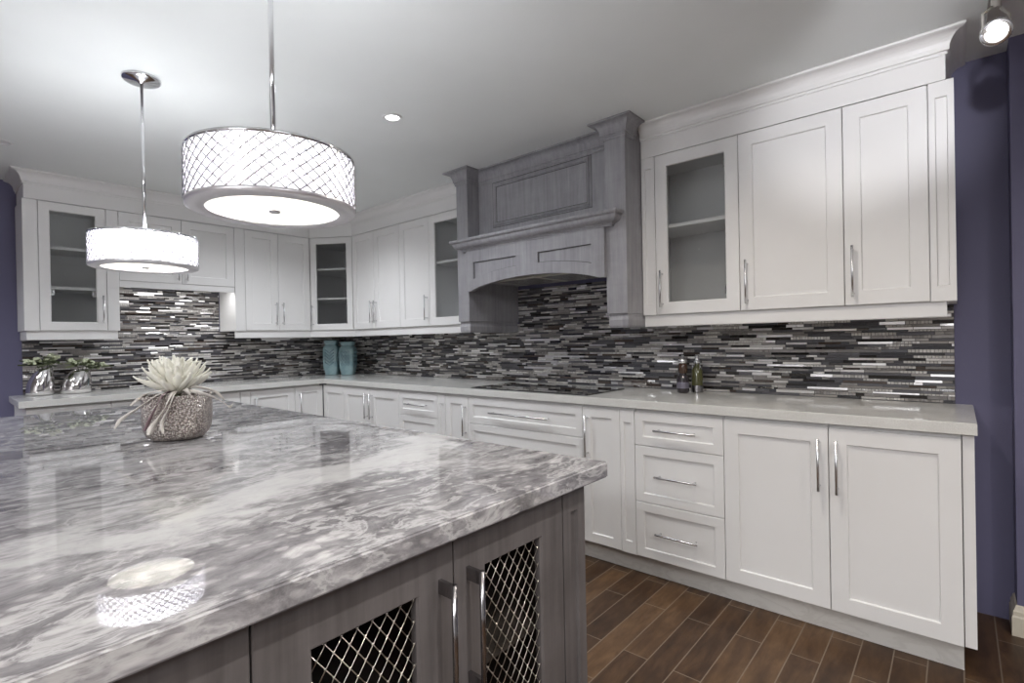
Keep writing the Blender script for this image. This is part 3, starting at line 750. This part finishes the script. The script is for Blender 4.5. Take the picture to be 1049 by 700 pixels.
# ------------------------------------------------------------ recessed downlights (one lit in view; the looped ones are added to light the room)
def downlight(x, y, label, power=P_POT, group='recessed ceiling downlights', col=COOL, ang=150):
    root = empty('recessed_downlight', (x, y, H), 0, label, 'ceiling light', group)
    MB().lathe([(.034, -.001), (.036, -.006), (.050, -.005), (.052, -.001), (.034, -.001)], 32).obj('trim_ring', 'white_metal', root)
    MB().lathe([(0, -.0025), (.034, -.002)], 32).obj('lens', 'lens' if power else 'white_metal', root)
    if not power: return root
    ld = bpy.data.lights.new('downlight_beam', 'SPOT'); ld.energy = power*4; ld.color = col; ld.shadow_soft_size = .04; ld.spot_size = R(ang); ld.spot_blend = .9
    lo = bpy.data.objects.new('downlight_beam', ld); COL.objects.link(lo); lo.parent = root; lo.location = (0, 0, -.012)
    return root
downlight(2.779, -1.384, 'small round recessed ceiling light between the near pendant and the hood')
for i, (x, y, t) in enumerate([(4.35, -1.30, 'above the aisle in front of the drawers, out of view'), (1.35, -1.25, 'above the inner corner aisle, hidden behind the near pendant'), (1.45, -3.6, 'over the far side of the island, left of the view'), (5.9, -1.5, 'right of the view above the floor by the purple wall'),
                  (1.0, -4.2, 'left of the view past the island end'), (5.6, -3.6, 'behind the camera by the island'), (4.2, -4.6, 'behind the camera at the island end'), (2.4, -4.6, 'left behind the camera')]):
    downlight(x, y, 'added round recessed ceiling light '+t, P_POT*(1.55 if x < 2 else .85 if y > -2 else 1.0), col=(MILD if x > 4 else COOL))  # unseen extra lamps, put in to brighten the walls and cabinets
downlight(.918, -2.706, 'round recessed ceiling light, unlit, cut by the left edge of the view', 0)
# unseen panels added behind the camera as soft fill
def panel(x, y, w, l, label, k=1.0):
    root = empty('added_fill_panel', (x, y, H), 0, label, 'ceiling light', 'fill panels added behind the camera')
    mb = MB(); mb.box(-w/2, -l/2, -.02, w/2, l/2, -.001); mb.obj('frame', 'white_metal', root)
    ld = bpy.data.lights.new('fill_light', 'AREA'); ld.shape = 'RECTANGLE'; ld.size = w*.94; ld.size_y = l*.94; ld.energy = P_FILL*k; ld.color = (.97, .975, 1)
    lo = bpy.data.objects.new('fill_light', ld); COL.objects.link(lo); lo.parent = root; lo.location = (0, 0, -.025)
panel(6.6, -3.2, 1.2, 1.2, 'square fill light panel added behind the camera, right', .55)
panel(4.9, -5.6, 1.2, 1.2, 'square fill light panel added behind the camera, centre', 1.5)
# under-cabinet light of the short cabinet
r_ = empty('under_cabinet_light', (.315, -1.66, 1.727), 0, 'slim light bar under the short wall cabinet', 'cabinet light')
MB().box(-.02, -.36, -.012, .02, .36, 0).obj('housing', 'white_metal', r_)
ld = bpy.data.lights.new('strip', 'AREA'); ld.shape = 'RECTANGLE'; ld.size = .03; ld.size_y = .70; ld.energy = P_UNDER; lo = bpy.data.objects.new('strip', ld); COL.objects.link(lo); lo.parent = r_; lo.location = (0, 0, -.014)

# ------------------------------------------------------------ track spotlight
def track_spot(loc, aim, label, power=P_TRACK, ang=60, col=(1, .96, .91), name='track_spotlight', group='track spotlights'):
    L = Vector(loc); root = empty(name, L, 0, label, 'spotlight', group)
    d = (Vector(aim)-L).normalized(); q = d.to_track_quat('-Z', 'Y').to_matrix().to_4x4()
    h = MB(); h.lathe([(.030, -.030), (.041, -.032), (.043, -.024), (.041, -.010), (.034, .012), (.026, .035), (.024, .055), (.012, .062), (0, .062)], 32)
    bmesh.ops.transform(h.b, matrix=q, verts=h.b.verts); ho = h.obj('head', 'satin', root)
    g = MB()
    for k in range(12):
        a = 2*math.pi*k/12; g.box(.0395*math.cos(a)-.004, .0395*math.sin(a)-.004, -.012, .0395*math.cos(a)+.004, .0395*math.sin(a)+.004, -.004)
    bmesh.ops.transform(g.b, matrix=q, verts=g.b.verts); g.obj('cooling_slots', 'chrome', root)
    l = MB(); l.lathe([(0, -.031), (.0305, -.030)], 32); bmesh.ops.transform(l.b, matrix=q, verts=l.b.verts); l.obj('lens', 'lens', root)
    t = H-L.z
    y = MB()
    for s in (-1, 1):
        y.tube([(.046*s*rv.x, .046*s*rv.y, 0), (.046*s*rv.x, .046*s*rv.y, .06), (.012*s*rv.x, .012*s*rv.y, .085)], .0045, 8)
        y.tube([(.030*s*rv.x, .030*s*rv.y, 0), (.050*s*rv.x, .050*s*rv.y, 0)], .009, 10)
    y.tube([(0, 0, .08), (0, 0, t-.03)], .014, 12); y.obj('yoke', 'track', root)
    ld = bpy.data.lights.new('spot_beam', 'SPOT'); ld.energy = power*4; ld.spot_size = R(ang); ld.spot_blend = .8; ld.shadow_soft_size = .03; ld.color = col
    lo = bpy.data.objects.new('spot_beam', ld); COL.objects.link(lo); lo.parent = root; lo.location = d*.045; lo.rotation_euler = d.to_track_quat('-Z', 'Y').to_euler()
    return root
tr = MB(); tr.box(5.122-.017, -4.2, H-.03, 5.122+.017, -.35, H-.001); tag(tr.obj('light_track', 'track'), 'grey ceiling track the spotlights hang from', 'lighting track')
SL = Vector((5.122, -.60, 2.262)); SA = SL-rv*.62-uv*.42-fw*.66
track_spot(SL, SA, 'lit silver spotlight on the ceiling track at the top right corner')
track_spot((5.122, -1.7, 2.262), (4.72, -.35, 2.22), 'spotlight on the ceiling track aimed at the right wall cabinets, out of view', P_TRACK, 42, (.97, .97, 1))
track_spot((5.122, -2.35, 2.262), (4.45, -2.3, .45), 'spotlight on the ceiling track aimed at the island doors, out of view', P_TRACK*1.5, 80)

# ------------------------------------------------------------ flower pot on the island
PX, PY = 2.923, -2.436
r_ = empty('flower_bowl', (PX, PY, CT), 0, 'hammered pewter pot with rounded foot standing on the marble island', 'pot')
def sq(p):     # slightly squared plan
    a = math.atan2(p.y, p.x); k = (abs(math.cos(a+.6))**3.2+abs(math.sin(a+.6))**3.2)**(-1/3.2); k = 1+(k-1)*.5
    return Vector((p.x*k, p.y*k, p.z))
mb = MB(); mb.lathe([(0, .001), (.062, .001), (.078, .006), (.091, .018), (.099, .036), (.103, .065), (.103, .115), (.102, .150), (.101, .156), (.097, .156), (.096, .146), (.096, .03), (0, .02)], 48, f=sq); mb.obj('pot', 'hammered', r_)
fl = empty('silk_flower', (PX, PY, CT+.022), 0, 'large cream chrysanthemum flower with ribbons sitting in the pewter pot', 'flower')
MB().tube([(0, 0, 0), (.005, 0, .08), (.0, .0, .14)], [.006, .006, .012], 8).obj('stem', 'stem', fl)
rnd = random.Random(5)
def petal_mesh(L, w, curl, tip):
    mb = MB(); n = 8; rows = []
    for i in range(n+1):
        t = i/n; ww = w*(math.sin(math.pi*min(1, t*.82+.12))**.7)*(1 if t < .85 else .8)
        x = L*t; z = curl*L*(t**1.6)+tip*L*max(0, t-.7)**2*6
        rows.append([Vector((x, -ww, z+ww*.6)), Vector((x, -ww*.5, z+.001)), Vector((x, 0, z-.001)), Vector((x, ww*.5, z+.001)), Vector((x, ww, z+ww*.6))])
    mb.grid(rows, 0, True)
    me_o = mb.obj('petal', 'petal', fl)
    sm = me_o.modifiers.new('thick', 'SOLIDIFY'); sm.thickness = .0018
    return me_o
protos = [petal_mesh(.128, .0135, .10, .1), petal_mesh(.126, .013, .12, .1), petal_mesh(.116, .012, .12, -.2), petal_mesh(.098, .011, .1, -.4)]
lay = [(0, 18, .42, .130), (0, 18, .58, .133), (1, 20, .72, .136), (1, 18, .95, .14), (2, 16, 1.15, .145), (3, 8, 1.32, .16)]
used = set()
for li, (pi_, cnt, tilt, z) in enumerate(lay):
    for k in range(cnt):
        if pi_ in used: o = protos[pi_].copy(); COL.objects.link(o); o.parent = fl
        else: o = protos[pi_]; used.add(pi_)
        a = 2*math.pi*(k+rnd.random()*.6)/cnt+li*.3
        o.location = (.008*math.cos(a), .008*math.sin(a), z+.004); s = .82+rnd.random()*.3
        o.scale = (s, 1+rnd.random()*.4, s)
        o.rotation_euler = (rnd.uniform(-.5, .5), -(tilt+rnd.uniform(-.16, .12)), a)
mb = MB(); mb.sphere((0, 0, .195), .016, seg=10, scale=(1, 1, .7))
for k in range(30):
    a = rnd.random()*6.28; q = rnd.random()*.014; mb.tube([(q*math.cos(a), q*math.sin(a), .155), (1.6*q*math.cos(a), 1.6*q*math.sin(a), .172)], .0012, 5)
mb.obj('flower_heart', 'petal_core', fl)
def ribbon(pts, w, m_='ribbon', twist=.3):
    P = [Vector(p) for p in pts]; out = []; n = len(P)
    for i in range(n-1):      # Catmull-Rom
        p0, p1, p2, p3 = P[max(i-1, 0)], P[i], P[i+1], P[min(i+2, n-1)]
        for k in range(6):
            t = k/6; out.append(.5*((2*p1)+(p2-p0)*t+(2*p0-5*p1+4*p2-p3)*t*t+(3*p1-p0-3*p2+p3)*t**3))
    out.append(P[-1]); rows = []
    for i, p in enumerate(out):
        t = (out[min(i+1, len(out)-1)]-out[max(i-1, 0)]).normalized(); rad = Vector((p.x, p.y, .02)).normalized(); sd = t.cross(rad).normalized()
        ca = math.cos(twist*i*.4); sa = math.sin(twist*i*.4); s2 = sd*ca+t.cross(sd)*sa
        ww = w*(.5+.5*min(1, i/5)) * (1 if i < len(out)-3 else .6)
        rows.append([p-s2*ww, p+rad*ww*.25, p+s2*ww])
    mb = MB(); mb.grid(rows, 0, True); o = mb.obj('ribbon', m_, fl); sm = o.modifiers.new('thick', 'SOLIDIFY'); sm.thickness = .0015
# directions: toward camera d, right e
dv = Vector((CAM.x-PX, CAM.y-PY)).normalized(); ev = Vector((-dv.y, dv.x))
def Wp(e, d, z): return (ev.x*e*.95+dv.x*d*.97, ev.y*e*.95+dv.y*d*.97, z+(.020 if z > .1 else .012))
ribbon([Wp(-.01, .02, .127), Wp(-.06, .08, .120), Wp(-.12, .07, .085), Wp(-.165, .06, .055), Wp(-.185, .05, .025)], .0055)
ribbon([Wp(0, .03, .127), Wp(-.02, .095, .122), Wp(-.045, .118, .075), Wp(-.075, .122, .03), Wp(-.088, .125, .004)], .009)
ribbon([Wp(.0, .03, .127), Wp(-.012, .10, .122), Wp(-.03, .118, .080), Wp(-.048, .123, .040), Wp(-.045, .125, .004)], .006)
ribbon([Wp(-.02, .03, .126), Wp(-.045, .095, .121), Wp(-.075, .11, .07), Wp(-.098, .115, .018)], .007, 'mauve')
ribbon([Wp(.01, .02, .127), Wp(.05, .09, .127), Wp(.10, .09, .108), Wp(.14, .07, .09), Wp(.165, .05, .068), Wp(.178, .045, .078)], .0055)
ribbon([Wp(.01, .0, .128), Wp(.05, .05, .140), Wp(.115, .03, .120), Wp(.15, .02, .092)], .005)
ribbon([Wp(-.01, .01, .128), Wp(-.045, .05, .135), Wp(-.10, .03, .120), Wp(-.14, .03, .095)], .005)
ribbon([Wp(.01, .03, .128), Wp(.025, .075, .133), Wp(.038, .085, .110)], .007)

# ------------------------------------------------------------ silver vases with flowers, left end of worktop
def silver_vase(x, y, top, R0, name, label, lean):
    r = empty(name, (x, y, CT), 0, label, 'vase')
    # bulbous cone whose mouth is cut at a slant
    prof = [(0, .001), (R0*.86, .001), (R0*.98, .006), (R0, .03), (R0*.97, top*.45), (R0*.86, top*.7), (R0*.66, top*.92), (R0*.60, top), (R0*.56, top), (R0*.62, top*.9), (R0*.9, top*.45), (R0*.9, .02), (0, .012)]
    def f(p): t = p.z/top; return Vector((p.x+lean[0]*t*t, p.y+lean[1]*t*t, p.z-(p.y*lean[2]+p.x*lean[3])*t*t))
    MB().lathe(prof, 40, f=f).obj('vase_body', 'silver', r); return r
silver_vase(.150, -2.478, .185, .076, 'silver_vase', 'mirror silver vase with slanted mouth, the left one of the pair', (0, .02, -.45, .0))
silver_vase(.180, -2.290, .165, .088, 'silver_vase', 'mirror silver vase, the right one of the pair nearer the flower pot', (0, .03, -.05, 0))
def arrangement(cx, cy, z0, span, label, seed, dirs):
    r = empty('flower_arrangement', (cx, cy, z0), 0, label, 'flowers'); rn = random.Random(seed)
    for (dy, dz) in dirs:
        MB().tube([(0, 0, -.06), (.01, dy*.4, dz*.5), (.02, dy, dz)], .0022, 6).obj('stem', 'stem', r)
    for k in range(46):
        dy, dz = rn.choice(dirs); t = rn.uniform(.3, 1.05); a = rn.uniform(0, 6.28); L = rn.uniform(.04, .07)
        mb = MB(); rows = []
        for i in range(6):
            u = i/5; w = L*.24*math.sin(math.pi*min(.98, u*.9+.08)); rows.append([Vector((L*u, -w, .1*L*u*u)), Vector((L*u, 0, -.004*math.sin(3*u))), Vector((L*u, w, .1*L*u*u))])
        mb.grid(rows); o = mb.obj('leaf', 'leaf' if rn.random() < .6 else 'leafpale', r)
        o.location = (.02+rn.uniform(-.01, .02), dy*t, dz*t+rn.uniform(-.008, .012)); o.rotation_euler = (rn.uniform(-.6, .6), rn.uniform(-.5, .4), a)
    for k in range(8):
        dy, dz = dirs[k % len(dirs)]; t = rn.uniform(.45, 1.0); cxk, cyk, czk = .03, dy*t, dz*t+.012
        mb = MB()
        for q in range(16):
            a = rn.random()*6.28; e = rn.uniform(-.3, 1.3); v = Vector((math.cos(a)*math.cos(e), math.sin(a)*math.cos(e), math.sin(e)))*.017
            mb.sphere((cxk+v.x, cyk+v.y, czk+v.z), .009, seg=8, scale=(1, 1, .8))
        mb.obj('blossom', 'blossom', r)
arrangement(.165, -2.450, CT+.190, .1, 'green leaves and pale blossoms spilling over the left silver vase', 3, [(-.11, .035), (-.06, .05), (.03, .07), (.06, .055)])
arrangement(.185, -2.255, CT+.170, .1, 'pale blossoms and leaves spilling over the right silver vase', 9, [(-.07, .055), (.02, .050), (.07, .035), (.12, .015)])
# ------------------------------------------------------------ teal vases in the corner
def teal_vase(x, y, h, w, rz, label, chev):
    r = empty('teal_vase', (x, y, CT), rz, label, 'vase', None)
    def f(p):
        a = math.atan2(p.y, p.x); k = (abs(math.cos(a))**5+abs(math.sin(a))**5)**(-1/5); return Vector((p.x*k, p.y*k, p.z))
    R0 = w/2
    prof = [(0, .001), (R0*.74, .001), (R0*.80, .008), (R0*.82, h*.09), (R0*.98, h*.22), (R0, h*.3), (R0, h*.74), (R0*.95, h*.81), (R0*.72, h*.86), (R0*.70, h*.885), (R0*.82, h*.90), (R0*.84, h*.985), (R0*.80, h), (R0*.66, h), (R0*.62, h*.9), (R0*.7, h*.8), (R0*.9, h*.7), (R0*.9, h*.2), (0, h*.05)]
    b = MB().lathe(prof, 48, f=f).obj('vase_body', 'teal', r)
    mb = MB()
    for side in range(4):
        Rm = Matrix.Rotation(side*math.pi/2, 4, 'Z'); y0 = -R0-.0015
        if chev:
            for i in range(5):
                zc = h*(.30+.09*i); pts = [Rm @ Vector(p) for p in ((-R0*.62, y0, zc+.03), (0, y0, zc-.01), (R0*.62, y0, zc+.03))]
                mb.tube(pts, .0042, 6)
        else:
            for i in range(4):
                for j in range(3):
                    cx, cz = (j-1)*R0*.42, h*(.33+.115*i)
                    pts = [Rm @ Vector((cx+q*.013, y0, cz+p*.016)) for q, p in ((0, 1), (1, 0), (0, -1), (-1, 0), (0, 1))]; mb.tube(pts, .003, 6)
    mb.obj('relief_pattern', 'tealdark', r); return r
teal_vase(.185, -.270, .352, .152, R(40), 'teal embossed ceramic vase with chevron relief, the left and slightly taller one', True)
teal_vase(.335, -.180, .335, .150, R(38), 'teal embossed ceramic vase with diamond relief, the right one of the pair', False)

# ------------------------------------------------------------ bottles by the cooktop
r_ = empty('oil_bottle', (3.815, -.165, CT), 0, 'dark glass bottle with amber upper part and steel cap beside the cooktop', 'bottle')
MB().lathe([(0, .001), (.030, .001), (.034, .006), (.034, .085), (.030, .098), (.020, .106), (.0195, .112)], 32).obj('lower_body', 'darkglass', r_)
MB().lathe([(.0195, .112), (.026, .120), (.027, .160), (.022, .170), (.0, .172)], 32).obj('upper_body', 'amber', r_)
MB().lathe([(.0205, .171), (.024, .173), (.024, .192), (.016, .196), (.009, .200), (.010, .215), (0, .218)], 24).obj('cap', 'satin', r_)
mb = MB(); mb.lathe([(.0346, .028), (.0349, .03), (.0349, .062), (.0346, .064)], 32); mb.obj('label_band', mat('bottle_label', (.20, .19, .24), .3, .4), r_)
r_ = empty('oil_bottle', (3.872, -.098, CT), 0, 'olive oil bottle with pale stopper, the right one beside the cooktop', 'bottle')
MB().lathe([(0, .001), (.030, .001), (.033, .006), (.033, .05), (.031, .125), (.024, .142), (.014, .152), (.0135, .17)], 32).obj('body', 'oilglass', r_)
MB().lathe([(.0335, .002), (.0335, .04), (.0332, .042)], 32).obj('metal_foot', 'darkchrome', r_)
MB().lathe([(.014, .168), (.018, .170), (.018, .180), (.012, .184), (.011, .20), (.014, .206), (.010, .214), (0, .216)], 24).obj('stopper', 'satin', r_)
mb = MB(); mb.tube([(.017, -.002, .172), (.022, -.010, .150), (.020, -.014, .135)], .002, 6); mb.tube([(-.017, -.002, .172), (-.022, -.010, .150), (-.020, -.014, .135)], .002, 6); mb.obj('wire_clasp', 'satin', r_)
